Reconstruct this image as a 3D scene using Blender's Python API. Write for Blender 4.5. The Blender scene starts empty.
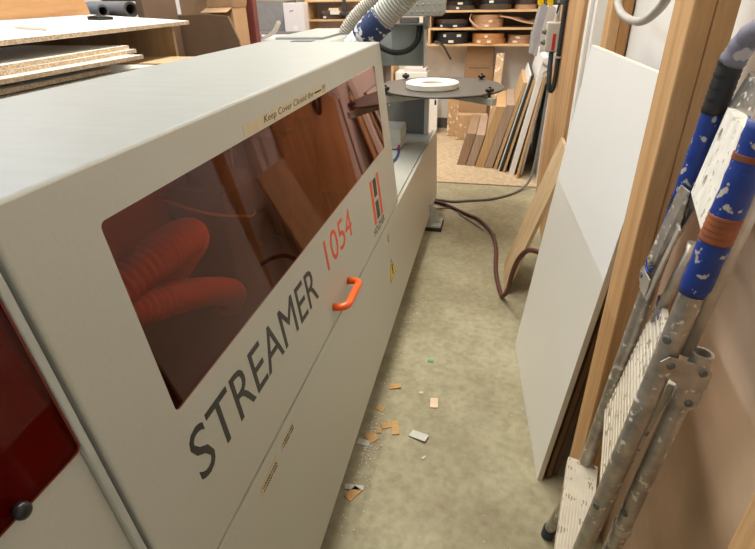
import bpy, bmesh, math, random
from mathutils import Vector, Matrix
random.seed(7)
S = bpy.context.scene
COL = S.collection
V = Vector
# ------------------------------------------------------------------ materials
def nodes(name):
    m = bpy.data.materials.new(name); m.use_nodes = True
    nt = m.node_tree; b = nt.nodes['Principled BSDF']
    return m, nt, b
def N(nt, t, **kw):
    n = nt.nodes.new(t)
    for k, v in kw.items(): setattr(n, k, v)
    return n
def coords(nt, scale=(1,1,1), rot=(0,0,0)):
    tc = N(nt, 'ShaderNodeTexCoord'); mp = N(nt, 'ShaderNodeMapping')
    mp.inputs['Scale'].default_value = scale; mp.inputs['Rotation'].default_value = rot
    nt.links.new(tc.outputs['Object'], mp.inputs['Vector'])
    return mp.outputs['Vector']
def rgba(c): return (c[0], c[1], c[2], 1)
def ramp(nt, fac, stops):
    r = N(nt, 'ShaderNodeValToRGB'); e = r.color_ramp.elements
    while len(e) < len(stops): e.new(0.5)
    for i, (p, c) in enumerate(stops):
        e[i].position = p; e[i].color = rgba(c)
    nt.links.new(fac, r.inputs['Fac'])
    return r.outputs['Color']
def mat(name, col, rough=.5, metal=0, var=.08, scale=12, bump=0, stretch=(1,1,1), spec=.5, coat=0):
    """plain surface with soft mottling"""
    m, nt, b = nodes(name)
    n = N(nt, 'ShaderNodeTexNoise'); n.inputs['Scale'].default_value = scale; n.inputs['Detail'].default_value = 5
    nt.links.new(coords(nt, stretch), n.inputs['Vector'])
    lo = [c*(1-var) for c in col]; hi = [min(1, c*(1+var)) for c in col]
    nt.links.new(ramp(nt, n.outputs['Fac'], [(.3, lo), (.7, hi)]), b.inputs['Base Color'])
    b.inputs['Roughness'].default_value = rough; b.inputs['Metallic'].default_value = metal
    b.inputs['Specular IOR Level'].default_value = spec
    if coat: b.inputs['Coat Weight'].default_value = coat
    if bump:
        bp = N(nt, 'ShaderNodeBump'); bp.inputs['Strength'].default_value = bump; bp.inputs['Distance'].default_value = .002
        nt.links.new(n.outputs['Fac'], bp.inputs['Height']); nt.links.new(bp.outputs['Normal'], b.inputs['Normal'])
    return m
def wood(name, c1, c2, axis='z', rough=.6, scale=9, c3=None):
    m, nt, b = nodes(name)
    st = {'x': (.09, 1, 1), 'y': (1, .09, 1), 'z': (1, 1, .09)}[axis]
    v = coords(nt, st)
    n = N(nt, 'ShaderNodeTexNoise'); n.inputs['Scale'].default_value = scale; n.inputs['Detail'].default_value = 6
    n.inputs['Distortion'].default_value = 1.2
    nt.links.new(v, n.inputs['Vector'])
    f = N(nt, 'ShaderNodeTexNoise'); f.inputs['Scale'].default_value = scale*14; f.inputs['Detail'].default_value = 3
    nt.links.new(v, f.inputs['Vector'])
    c = ramp(nt, n.outputs['Fac'], [(.32, c2), (.5, c1), (.68, c3 or c2)])
    mx = N(nt, 'ShaderNodeMix', data_type='RGBA', blend_type='MULTIPLY'); mx.inputs[0].default_value = .5
    nt.links.new(c, mx.inputs[6]); nt.links.new(ramp(nt, f.outputs['Fac'], [(.3, (.72,.68,.62)), (.7, (1,1,1))]), mx.inputs[7])
    nt.links.new(mx.outputs[2], b.inputs['Base Color']); b.inputs['Roughness'].default_value = rough
    b.inputs['Specular IOR Level'].default_value = .3
    return m
def speckle(name, c1, c2, scale=160, rough=.8):
    m, nt, b = nodes(name)
    n = N(nt, 'ShaderNodeTexVoronoi'); n.inputs['Scale'].default_value = scale
    nt.links.new(coords(nt), n.inputs['Vector'])
    s = N(nt, 'ShaderNodeSeparateColor'); nt.links.new(n.outputs['Color'], s.inputs[0])
    nt.links.new(ramp(nt, s.outputs[0], [(.2, c2), (.8, c1)]), b.inputs['Base Color']); b.inputs['Roughness'].default_value = rough
    return m
def splatter(name, base, spots, cover=.62, scale=22, rough=.6, metal=0, var=.12):
    """base colour with paint blobs of their own shape"""
    m, nt, b = nodes(name)
    v = coords(nt)
    n = N(nt, 'ShaderNodeTexNoise'); n.inputs['Scale'].default_value = scale; n.inputs['Detail'].default_value = 6
    nt.links.new(v, n.inputs['Vector'])
    n2 = N(nt, 'ShaderNodeTexNoise'); n2.inputs['Scale'].default_value = scale*.6; n2.inputs['Detail'].default_value = 4
    nt.links.new(v, n2.inputs['Vector'])
    bc = ramp(nt, n2.outputs['Fac'], [(.3, [c*(1-var) for c in base]), (.7, [min(1,c*(1+var)) for c in base])])
    mask = N(nt, 'ShaderNodeValToRGB'); mask.color_ramp.elements[0].position = cover; mask.color_ramp.elements[1].position = cover+.02
    nt.links.new(n.outputs['Fac'], mask.inputs['Fac'])
    mx = N(nt, 'ShaderNodeMix', data_type='RGBA'); nt.links.new(mask.outputs['Color'], mx.inputs[0])
    nt.links.new(bc, mx.inputs[6]); mx.inputs[7].default_value = rgba(spots)
    nt.links.new(mx.outputs[2], b.inputs['Base Color'])
    inv = N(nt, 'ShaderNodeMath', operation='SUBTRACT'); inv.inputs[0].default_value = 1
    nt.links.new(mask.outputs['Color'], inv.inputs[1])
    mu = N(nt, 'ShaderNodeMath', operation='MULTIPLY'); mu.inputs[1].default_value = metal
    nt.links.new(inv.outputs[0], mu.inputs[0]); nt.links.new(mu.outputs[0], b.inputs['Metallic'])
    b.inputs['Roughness'].default_value = rough
    return m
def acrylic(name, tint, refl=1.0):
    """tinted clear sheet: two surfaces that reflect by angle, the rest passes through coloured"""
    m = bpy.data.materials.new(name); m.use_nodes = True; nt = m.node_tree
    nt.nodes.clear()
    out = N(nt, 'ShaderNodeOutputMaterial'); mix = N(nt, 'ShaderNodeMixShader')
    tr = N(nt, 'ShaderNodeBsdfTransparent'); tr.inputs[0].default_value = rgba(tint)
    gl = N(nt, 'ShaderNodeBsdfGlossy'); gl.inputs['Roughness'].default_value = .015
    gl.inputs['Color'].default_value = (1, .82, .75, 1)
    lw = N(nt, 'ShaderNodeLayerWeight'); lw.inputs['Blend'].default_value = .5
    p = N(nt, 'ShaderNodeMath', operation='POWER'); p.inputs[1].default_value = 4.5
    nt.links.new(lw.outputs['Facing'], p.inputs[0])
    ma = N(nt, 'ShaderNodeMath', operation='MULTIPLY_ADD'); ma.inputs[1].default_value = .96; ma.inputs[2].default_value = .026
    nt.links.new(p.outputs[0], ma.inputs[0]); nt.links.new(ma.outputs[0], mix.inputs[0])
    nt.links.new(tr.outputs[0], mix.inputs[1]); nt.links.new(gl.outputs[0], mix.inputs[2]); nt.links.new(mix.outputs[0], out.inputs[0])
    return m
def concrete():
    m, nt, b = nodes('concrete_floor')
    v = coords(nt)
    a = N(nt, 'ShaderNodeTexNoise'); a.inputs['Scale'].default_value = 2.3; a.inputs['Detail'].default_value = 8; a.inputs['Roughness'].default_value = .62
    f = N(nt, 'ShaderNodeTexNoise'); f.inputs['Scale'].default_value = 34; f.inputs['Detail'].default_value = 6
    s = N(nt, 'ShaderNodeTexNoise'); s.inputs['Scale'].default_value = 75; s.inputs['Detail'].default_value = 2
    for n in (a, f, s): nt.links.new(v, n.inputs['Vector'])
    c1 = ramp(nt, a.outputs['Fac'], [(.3, (.28,.245,.155)), (.52, (.385,.35,.235)), (.72, (.49,.455,.325))])
    c2 = ramp(nt, f.outputs['Fac'], [(.3, (.74,.72,.68)), (.62, (1,1,1))])
    mx = N(nt, 'ShaderNodeMix', data_type='RGBA', blend_type='MULTIPLY'); mx.inputs[0].default_value = .8
    nt.links.new(c1, mx.inputs[6]); nt.links.new(c2, mx.inputs[7])
    sp = ramp(nt, s.outputs['Fac'], [(.735, (0,0,0)), (.78, (1,1,1))])
    m2 = N(nt, 'ShaderNodeMix', data_type='RGBA'); nt.links.new(sp, m2.inputs[0]); nt.links.new(mx.outputs[2], m2.inputs[6]); m2.inputs[7].default_value = (.55,.48,.36,1)
    nt.links.new(m2.outputs[2], b.inputs['Base Color'])
    b.inputs['Roughness'].default_value = .62; b.inputs['Specular IOR Level'].default_value = .35
    bp = N(nt, 'ShaderNodeBump'); bp.inputs['Strength'].default_value = .25; bp.inputs['Distance'].default_value = .003
    nt.links.new(f.outputs['Fac'], bp.inputs['Height']); nt.links.new(bp.outputs['Normal'], b.inputs['Normal'])
    return m
M = {}
M['concrete'] = concrete()
M['backfloor'] = mat('worn_floor', (.50,.38,.25), .85, var=.2, scale=26, bump=.3)
M['joint'] = mat('floor_joint', (.17,.14,.10), .9, scale=40)
M['wallwhite'] = mat('white_wall', (.80,.77,.74), .7, var=.03, scale=3)
M['wallback'] = mat('back_wall', (.84,.77,.69), .75, var=.07, scale=5)
M['wallgrey'] = mat('side_wall', (.45,.42,.38), .8, var=.06, scale=4)
M['ceil'] = mat('ceiling_board', (.62,.59,.54), .85, var=.04, scale=4)
M['base'] = mat('dark_baseboard', (.10,.09,.085), .6)
M['grey'] = mat('machine_grey', (.53,.525,.46), .42, var=.025, scale=160, bump=.06)
M['greytop_dimmed'] = mat('machine_grey_dimmed_lid', (.30,.315,.31), .42, var=.05, scale=5, bump=.02, stretch=(1,6,1))  # same paint as the front, darkened to offset strong light on the lid
M['grey2'] = mat('machine_grey_plain', (.50,.52,.48), .45, var=.03, scale=20)
M['greyd'] = mat('machine_dark_grey', (.13,.135,.125), .5, var=.05)
M['greyb'] = mat('blue_grey_sheet', (.33,.37,.37), .4, var=.05, scale=6)
M['dark'] = mat('dark_metal', (.035,.033,.032), .5, var=.1)
M['black'] = mat('black_plastic', (.012,.012,.013), .3, var=.1)
M['rubber'] = mat('black_rubber', (.02,.02,.021), .7)
M['orange'] = mat('orange_plastic', (.90,.12,.01), .28, var=.03, coat=.3)
M['letter'] = mat('black_lettering', (.035,.034,.032), .45)
M['redletter'] = mat('red_lettering', (.78,.10,.035), .45, var=.03)
M['tape'] = mat('masking_tape', (.60,.51,.34), .7, var=.06, scale=30)
M['ink'] = mat('pen_ink', (.03,.028,.04), .6)
M['yellow'] = mat('yellow_sticker', (.85,.62,.02), .5, var=.02)
M['pane'] = acrylic('orange_acrylic', (.86,.47,.34))
M['pane2'] = acrylic('red_acrylic', (.62,.10,.06))
M['rim'] = mat('red_acrylic_edge', (.16,.018,.010), .25, var=.05)
M['hosegrey'] = mat('hose_grey', (.36,.355,.33), .45, var=.06)
M['hosered'] = mat('inner_hose', (.62,.52,.44), .5, var=.06)
M['hosedark'] = mat('hose_spiral', (.36,.33,.28), .5, var=.15, scale=60)
M['blue_tape_white'] = splatter('navy_tape', (.012,.026,.095), (.55,.56,.58), .565, 26, .5)
M['plasticwrap'] = mat('clear_wrap', (.62,.66,.68), .25, var=.1)
M['melamine'] = mat('white_melamine', (.84,.835,.82), .35, var=.012, scale=3)
M['film'] = mat('cream_film', (.80,.76,.64), .4, var=.03, scale=4)
M['meledge'] = mat('panel_edge_band', (.72,.67,.58), .5, var=.05)
M['chip'] = speckle('chipboard_core', (.60,.46,.32), (.38,.26,.16), 190)
M['stud'] = wood('fir_stud', (.62,.37,.175), (.50,.28,.12), 'z', .65, 11, (.70,.45,.23))
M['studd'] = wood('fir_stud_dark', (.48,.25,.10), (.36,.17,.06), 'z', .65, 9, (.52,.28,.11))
M['ply'] = wood('plywood_face', (.54,.32,.15), (.38,.20,.085), 'z', .6, 8, (.60,.37,.18))
M['plyl'] = wood('light_ply', (.58,.42,.25), (.49,.34,.19), 'z', .6, 7, (.62,.46,.29))
M['plyy'] = wood('plywood_face_lengthwise', (.42,.225,.10), (.31,.15,.06), 'y', .6, 7, (.46,.26,.12))
M['mdf'] = mat('brown_fibreboard', (.66,.475,.33), .62, var=.16, scale=4, spec=.3)
M['brown'] = wood('brown_board', (.22,.13,.07), (.16,.09,.045), 'z', .6, 6)
M['card'] = mat('cardboard', (.32,.19,.10), .8, var=.06, scale=8)
M['cardl'] = mat('light_cardboard', (.42,.26,.14), .75, var=.05, scale=8)
M['wrap'] = splatter('wrapped_cardboard', (.55,.35,.19), (.86,.74,.60), .585, 24, .3)
M['hardboard'] = mat('dark_hardboard', (.14,.085,.055), .5, var=.08, scale=5)
M['alu'] = splatter('painted_aluminium', (.46,.43,.39), (.74,.70,.62), .615, 60, .42, .75, .25)
M['aluplain'] = mat('aluminium', (.58,.54,.49), .42, .7, var=.15, scale=30)
M['bluetape'] = splatter('blue_tape', (.012,.045,.27), (.50,.48,.42), .59, 48, .45)
M['blacktape'] = splatter('black_tape', (.018,.018,.02), (.30,.29,.28), .66, 40, .5)
M['browntape'] = mat('rust_tape', (.32,.10,.04), .6, var=.2, scale=40)
M['greytape'] = splatter('grey_tape', (.20,.20,.26), (.50,.48,.50), .60, 20, .5)
M['tread'] = splatter('painted_tread', (.62,.56,.47), (.30,.26,.20), .60, 34, .6)
M['platform'] = splatter('speckled_platform', (.80,.77,.71), (.48,.42,.33), .62, 60, .6)
M['redhose'] = mat('red_air_hose', (.10,.028,.024), .4, var=.1)
M['cable'] = mat('grey_cable', (.22,.21,.19), .5, var=.08)
M['conduit'] = mat('pale_cable', (.42,.40,.37), .45, var=.06)
M['paper'] = mat('white_paper', (.82,.76,.72), .8, var=.03)
M['papert'] = mat('aged_paper', (.50,.45,.41), .8, var=.03)
M['paperg'] = mat('grey_paper', (.30,.28,.29), .8, var=.06)
M['box'] = mat('grey_enclosure', (.52,.48,.43), .5, var=.04)
M['redlab'] = mat('red_label', (.55,.02,.025), .5)
M['ylw'] = mat('yellow_paint', (.85,.55,.01), .4)
M['redpost'] = mat('red_painted_steel', (.15,.035,.03), .5, var=.12, scale=14)
M['shelfwood'] = wood('shelf_wood', (.72,.49,.27), (.62,.40,.20), 'x', .6, 5)
M['coilblack'] = mat('black_edging', (.035,.032,.032), .4, var=.25, scale=40, stretch=(1,1,8))
M['coilbrown'] = mat('dark_brown_edging', (.10,.07,.055), .45, var=.25, scale=40, stretch=(1,1,8))
M['coilorange'] = mat('orange_wood_edging', (.56,.26,.10), .5, var=.15, scale=20, stretch=(1,1,10))
M['coiltan'] = mat('tan_edging', (.56,.33,.19), .5, var=.15, scale=20, stretch=(1,1,10))
M['coilwhite'] = mat('white_edging', (.80,.78,.70), .45, var=.04)
M['tag'] = mat('paper_tag', (.78,.70,.58), .7)
M['table'] = mat('dark_disc', (.055,.048,.042), .42, var=.12, scale=30)
M['lilac'] = mat('pale_box', (.72,.66,.66), .7, var=.02)
M['green'] = mat('green_scrap', (.10,.38,.16), .6)
M['chipw'] = wood('veneer_scrap', (.60,.36,.15), (.52,.30,.12), 'x', .6)
M['chippale'] = mat('pale_scrap', (.78,.60,.42), .6)
M['chipgrey'] = mat('grey_scrap', (.58,.58,.55), .6)
M['dust'] = mat('saw_dust', (.70,.62,.50), .9)
M['grime'] = mat('floor_grime', (.20,.17,.115), .85, var=.25, scale=60)
M['tube'] = mat('grey_tube', (.11,.11,.12), .6, var=.08)
M['tubein'] = mat('tube_inner', (.22,.20,.19), .8)
M['orangered'] = mat('orange_red_tool', (.85,.10,.02), .4)
M['purple'] = mat('purple_paint', (.24,.19,.33), .6)
M['hingeyellow'] = mat('cream_paint', (.72,.60,.34), .6, var=.1)

# ------------------------------------------------------------------ mesh helpers
WL = {}
def new(): return bmesh.new()
def hexa(bm, c, bev=0, seg=2, mi=(0,)*6):
    """c = 8 corners: bottom ring 0-3 (ccw from above), top ring 4-7. mi: bottom, top, 4 sides"""
    t = bmesh.new(); v = [t.verts.new(p) for p in c]
    for k, f in enumerate(((3,2,1,0),(4,5,6,7),(0,1,5,4),(1,2,6,5),(2,3,7,6),(3,0,4,7))):
        t.faces.new([v[i] for i in f]).material_index = mi[k]
    if bev: bmesh.ops.bevel(t, geom=list(t.edges), offset=bev, segments=seg, affect='EDGES', profile=.5)
    merge(bm, t)
def merge(bm, t):
    me = bpy.data.meshes.new('tmp'); t.to_mesh(me); t.free(); bm.from_mesh(me); bpy.data.meshes.remove(me)
def box(bm, x0, x1, y0, y1, z0, z1, bev=0, seg=2, mi=(0,)*6):
    hexa(bm, [(x0,y0,z0),(x1,y0,z0),(x1,y1,z0),(x0,y1,z0),(x0,y0,z1),(x1,y0,z1),(x1,y1,z1),(x0,y1,z1)], bev, seg, mi)
def obox(bm, o, u, v, w, bev=0, seg=2, mi=(0,)*6):
    o, u, v, w = V(o), V(u), V(v), V(w)
    if u.cross(v).dot(w) < 0: u, v = v, u
    hexa(bm, [o, o+u, o+u+v, o+v, o+w, o+u+w, o+u+v+w, o+v+w], bev, seg, mi)
def prism(bm, poly, vec, bev=0, mi=(0,0,0)):
    t = bmesh.new(); vec = V(vec); a = [t.verts.new(p) for p in poly]; b = [t.verts.new(V(p)+vec) for p in poly]
    n = len(poly)
    t.faces.new(list(reversed(a))).material_index = mi[0]; t.faces.new(b).material_index = mi[1]
    for i in range(n): t.faces.new([a[i], a[(i+1)%n], b[(i+1)%n], b[i]]).material_index = mi[2]
    bmesh.ops.recalc_face_normals(t, faces=list(t.faces))
    if bev: bmesh.ops.bevel(t, geom=list(t.edges), offset=bev, segments=2, affect='EDGES', profile=.5)
    merge(bm, t)
def spline(pts, per=10):
    P = [V(p) for p in pts]; P = [2*P[0]-P[1]] + P + [2*P[-1]-P[-2]]; out = []
    for i in range(1, len(P)-2):
        for k in range(per):
            t = k/per; a, b, c, d = P[i-1:i+3]
            out.append(.5*((2*b)+(c-a)*t+(2*a-5*b+4*c-d)*t*t+(3*b-a-3*c+d)*t**3))
    out.append(P[-2]); return out
def tube(bm, pts, r, n=14, cap=True, sm=True, sp=0, rf=None, step=None):
    P = spline(pts, sp) if sp else [V(p) for p in pts]
    if step:                                        # resample evenly
        Q = [P[0]]; acc = 0
        for a, b in zip(P, P[1:]):
            L = (b-a).length
            while acc + L >= step:
                a = a + (b-a)*((step-acc)/L); L = (b-a).length; Q.append(a.copy()); acc = 0
            acc += L
        P = Q
    ref = V((0,0,1)); rings = []; s = 0; N0 = None
    for i, p in enumerate(P):
        d = (P[min(i+1,len(P)-1)] - P[max(i-1,0)]).normalized()
        if N0 is None:
            N0 = d.cross(ref if abs(d.z) < .9 else V((1,0,0))).normalized()
        N0 = (N0 - d*N0.dot(d)).normalized(); B = d.cross(N0)
        if i: s += (p-P[i-1]).length
        rr = rf(s, i) if rf else r
        rings.append([bm.verts.new(p + (N0*math.cos(a)+B*math.sin(a))*rr) for a in [2*math.pi*k/n for k in range(n)]])
    for a, b in zip(rings, rings[1:]):
        for k in range(n):
            f = bm.faces.new([a[k], a[(k+1)%n], b[(k+1)%n], b[k]]); f.smooth = sm
    if cap:
        bm.faces.new(list(reversed(rings[0]))); bm.faces.new(rings[-1])
def lathe(bm, c, prof, n=48, ax=(0,0,1), sm=False):
    """profile of (radius, height) pairs, closed loop if it comes back"""
    ax = V(ax).normalized(); u = ax.cross(V((0,1,0)) if abs(ax.y) < .9 else V((1,0,0))).normalized(); w = ax.cross(u); c = V(c)
    R = []
    for r, h in prof:
        if r < 1e-6: R.append([bm.verts.new(c+ax*h)])
        else: R.append([bm.verts.new(c+ax*h+(u*math.cos(2*math.pi*k/n)+w*math.sin(2*math.pi*k/n))*r) for k in range(n)])
    for a, b in zip(R, R[1:]):
        for k in range(n):
            k2 = (k+1) % n
            if len(a) == 1 and len(b) == 1: continue
            if len(a) == 1: f = [a[0], b[k2], b[k]]
            elif len(b) == 1: f = [a[k], a[k2], b[0]]
            else: f = [a[k], a[k2], b[k2], b[k]]
            bm.faces.new(f).smooth = sm
def cyl(bm, c, r, h, n=24, ax=(0,0,1), bev=0):
    if bev: lathe(bm, c, [(0,0),(r-bev,0),(r,bev),(r,h-bev),(r-bev,h),(0,h)], n, ax)
    else: lathe(bm, c, [(0,0),(r,0),(r,h),(0,h)], n, ax)
def obj(name, bm, m, parent=None, smooth=False):
    bmesh.ops.recalc_face_normals(bm, faces=list(bm.faces))
    if smooth:
        for f in bm.faces: f.smooth = True
    xs = [v.co.x for v in bm.verts]; ys = [v.co.y for v in bm.verts]; zs = [v.co.z for v in bm.verts]
    base = V(((min(xs)+max(xs))/2, (min(ys)+max(ys))/2, min(zs)))
    bmesh.ops.translate(bm, verts=list(bm.verts), vec=-base)
    me = bpy.data.meshes.new(name); bm.to_mesh(me); bm.free()
    for q in (m if isinstance(m, (list, tuple)) else [m]): me.materials.append(q)
    o = bpy.data.objects.new(name, me); COL.objects.link(o)
    WL[o.name] = base
    if parent: o.parent = parent; o.location = base - WL[parent.name]
    else: o.location = base
    return o
def tag(o, label, cat, group=None, kind=None):
    o['label'] = label; o['category'] = cat
    if group: o['group'] = group
    if kind: o['kind'] = kind
    return o
def thing(name, loc, label, cat, group=None):
    o = bpy.data.objects.new(name, None); COL.objects.link(o); o.location = loc; o.empty_display_size = .05
    WL[o.name] = V(loc); return tag(o, label, cat, group)
def struct(name, bm, m):
    o = obj(name, bm, m); o['kind'] = 'structure'; return o
def copy_thing(src, offset, label, group):
    c = src.copy(); COL.objects.link(c); c.location = src.location + V(offset); WL[c.name] = V(c.location)
    for ch in list(src.children):
        d = ch.copy(); COL.objects.link(d); d.parent = c
    c['label'] = label; c['group'] = group
    return c
def text_bm(s, o, u, v, w, h, depth=.0006, shear=0, font_scale=None):
    """lettering fitted to a w x h box whose lower left corner is o, along u with v upwards"""
    cu = bpy.data.curves.new('txt', 'FONT'); cu.body = s; cu.shear = shear; cu.resolution_u = 3
    t = bpy.data.objects.new('txt', cu); COL.objects.link(t); bpy.context.view_layer.update()
    me = bpy.data.meshes.new_from_object(t.evaluated_get(bpy.context.evaluated_depsgraph_get()))
    bpy.data.objects.remove(t); bpy.data.curves.remove(cu)
    bm = bmesh.new(); bm.from_mesh(me); bpy.data.meshes.remove(me)
    x0 = min(p.co.x for p in bm.verts); x1 = max(p.co.x for p in bm.verts)
    y0 = min(p.co.y for p in bm.verts); y1 = max(p.co.y for p in bm.verts)
    o, u, v = V(o), V(u).normalized(), V(v).normalized(); n = u.cross(v)
    for p in bm.verts:
        a = (p.co.x-x0)/(x1-x0)*w; b = (p.co.y-y0)/(y1-y0)*h
        p.co = o + u*a + v*b + n*depth
    r = bmesh.ops.extrude_face_region(bm, geom=list(bm.faces))
    bmesh.ops.translate(bm, verts=[g for g in r['geom'] if isinstance(g, bmesh.types.BMVert)], vec=-n*depth*.9)
    return bm

# ------------------------------------------------------------------ camera
cam = bpy.data.cameras.new('camera'); co = bpy.data.objects.new('camera', cam); COL.objects.link(co)
def norm3(a): return V(a).normalized()
cx, cy, F = 377.5, 274.5, 513.0
dn = norm3(((397-cx)/F, (1200-cy)/F, 1)); al = norm3(((510-cx)/F, (-13-cy)/F, 1))
Zc = -dn; Yc = (al - Zc*al.dot(Zc)).normalized(); Xc = Yc.cross(Zc)
right = V((Xc.x, Yc.x, Zc.x)); down = V((Xc.y, Yc.y, Zc.y)); fwd = V((Xc.z, Yc.z, Zc.z))
mt = Matrix((right, -down, -fwd)).transposed().to_4x4(); mt.translation = (0, 0, 1.6)
co.matrix_world = mt
cam.sensor_width = 36; cam.lens = 36*F/755; cam.sensor_fit = 'HORIZONTAL'; cam.clip_start = .02
S.camera = co

# ------------------------------------------------------------------ the room
XW, XN, YB, ZC = .41, .48, 6.86, 4.2
b = new(); box(b, -6.0, XN+.1, -2.6, 4.66, -.1, 0); struct('floor', b, M['concrete'])
b = new(); box(b, -6.0, XN+.1, 4.69, YB+.1, -.1, .003); o = struct('floor_back', b, M['backfloor'])
b = new(); box(b, -6.0, XN+.1, 4.66, 4.69, -.1, -.004); struct('floor_joint', b, M['joint'])
b = new(); box(b, XN, XN+.1, -2.6, 2.9, 0, ZC); struct('wall_right', b, M['wallwhite'])
b = new(); box(b, XW, XN+.1, 2.902, YB, 0, ZC); struct('wall_right_far', b, M['wallwhite'])
b = new(); box(b, -6.0, XW+.1, YB, YB+.1, 0, ZC); struct('wall_back', b, M['wallback'])
b = new(); box(b, -6.1, -6.0, -2.6, YB, 0, ZC); struct('wall_left', b, M['wallgrey'])
b = new(); box(b, -6.0, XN+.1, -2.7, -2.6, 0, ZC); struct('wall_front', b, M['wallgrey'])
b = new(); box(b, -6.0, XN+.1, -2.6, YB+.1, ZC, ZC+.1); struct('ceiling', b, M['ceil'])
b = new(); box(b, -4.2, XW, YB-.015, YB, .003, .13, .003); struct('baseboard_back', b, M['base'])
b = new(); box(b, XW-.018, XW-.0005, 2.99, 3.08, 0, ZC, .003); struct('trim_1', b, M['wallwhite'])

# ------------------------------------------------------------------ edge banding machine
K, NX, NZ = -.413656, .993373, .114937
FN = V((NX, 0, NZ)); FU = V((0,1,0)); FV = V((-NZ, 0, NX))
def fp(y, z, off=0):                                 # point on the sloping front of the machine
    return V(((K+off-NZ*z)/NX, y, z))
mach = thing('edge_banding_machine', (-.85, 2.2, 0), 'long pale grey edge banding machine with orange windows and handle', 'machine')
# hood
HY0, HY1, HZ0, HZ1 = .44, 2.585, .593, 1.387
t = bmesh.new(); fb, ft = fp(0,HZ0).x, fp(0,HZ1).x
cs = [(-1.18,HY0,HZ0),(fb,HY0,HZ0),(fb,HY1,HZ0),(-1.18,HY1,HZ0),(-1.18,HY0,HZ1),(ft,HY0,HZ1),(ft,HY1,HZ1),(-1.18,HY1,HZ1)]
hexa(t, cs, .006, 3)
t.faces.ensure_lookup_table()
front = max((f for f in t.faces if f.normal.dot(FN) > .99), key=lambda f: f.calc_area())
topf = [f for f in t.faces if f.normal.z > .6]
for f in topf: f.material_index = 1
outer = list(front.edges)
t.faces.remove(front)
def rrect(y0, y1, z0, z1, r, off=0, n=6):
    pts = []
    for cyy, czz, a0 in ((y1-r, z1-r, 0), (y0+r, z1-r, 90), (y0+r, z0+r, 180), (y1-r, z0+r, 270)):
        for k in range(n+1):
            a = math.radians(a0+90*k/n); pts.append(fp(cyy+r*math.cos(a), czz+r*math.sin(a), off))
    return pts
WY0, WY1, WZ0, WZ1 = .598, 2.425, .930, 1.303
inner = [t.verts.new(p) for p in rrect(WY0, WY1, WZ0, WZ1, .012)]
ie = [t.edges.new((inner[i], inner[(i+1)%len(inner)])) for i in range(len(inner))]
bmesh.ops.triangle_fill(t, use_beauty=True, use_dissolve=False, edges=outer+ie)
inb = [t.verts.new(v.co - FN*.006) for v in inner]
for i in range(len(inner)):
    j = (i+1) % len(inner); t.faces.new([inner[i], inner[j], inb[j], inb[i]])
b = new(); merge(b, t)
hood = obj('hood', b, [M['grey'], M['greytop_dimmed']], mach)
b = new(); prism(b, rrect(WY0+.0004, WY1-.0004, WZ0+.0004, WZ1-.0004, .012, -.0050), FN*.004); obj('window_pane', b, M['pane'], hood)
# lettering and marks
obj('lettering', text_bm('STREAMER', fp(.593,.7505,.0002), FU, FV, .722, .118), M['letter'], hood)
obj('lettering', text_bm('1054', fp(1.432,.779,.0002), FU, FV, .315, .108), M['redletter'], hood)
lg = new()
for (y0, y1, z0, z1) in ((2.07,2.106,.672,.872),(2.20,2.236,.672,.872)): obox(lg, fp(y0,z0), FU*(y1-y0), FV*(z1-z0), FN*.0006)
obj('logo_bar', lg, M['redletter'], hood)
lg = new()
for (z0, z1) in ((.782,.864),(.680,.762)): obox(lg, fp(2.125,z0), FU*.054, FV*(z1-z0), FN*.0006)
obj('logo_centre', lg, M['letter'], hood)
obj('lettering', text_bm('HOLZHER', fp(2.040,.630,.0002), FU, FV, .205, .034), M['letter'], hood)
# note on masking tape
b = new(); t0 = fp(1.095,1.3065); obox(b, t0, V((0,.628,0)), FV*.027, FN*.0008); tp = obj('tape_note', b, M['tape'], hood)
obj('handwriting', text_bm('Keep Cover Closed the', t0+FU*.115+FV*.003+FN*.0009, FU, FV, .375, .022, .0004, .2), M['ink'], hood)
b = new(); w0 = t0+FU*.50+FV*.006+FN*.0012
pts = []
for k in range(60):
    a = k*2.4; pts.append(w0 + FU*(.022+.026*math.cos(a)+k*.0004) + FV*(.008+.0105*math.sin(a*1.31)))
tube(b, pts, .0016, 5); obj('scribble', b, M['ink'], hood)
obj('handwriting', text_bm('!!!', t0+FU*.580+FV*.003+FN*.0009, FU, FV, .032, .022, .0004, .2), M['ink'], hood)
# handle
b = new(); h0, h1, hz, hd = 1.415, 1.60, .650, .048
c0, c1 = fp(h0,hz), fp(h1,hz); hp = [c0]
for k in range(9):
    a = math.radians(90*k/8); hp.append(c0 + FN*(hd-.026+.026*math.sin(a)) + FU*(.026-.026*math.cos(a)))
for k in range(9):
    a = math.radians(90-90*k/8); hp.append(c1 + FN*(hd-.026+.026*math.sin(a)) - FU*(.026-.026*math.cos(a)))
hp.append(c1)
tube(b, hp, .0135, 18); obj('handle', b, M['orange'], hood)
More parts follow.
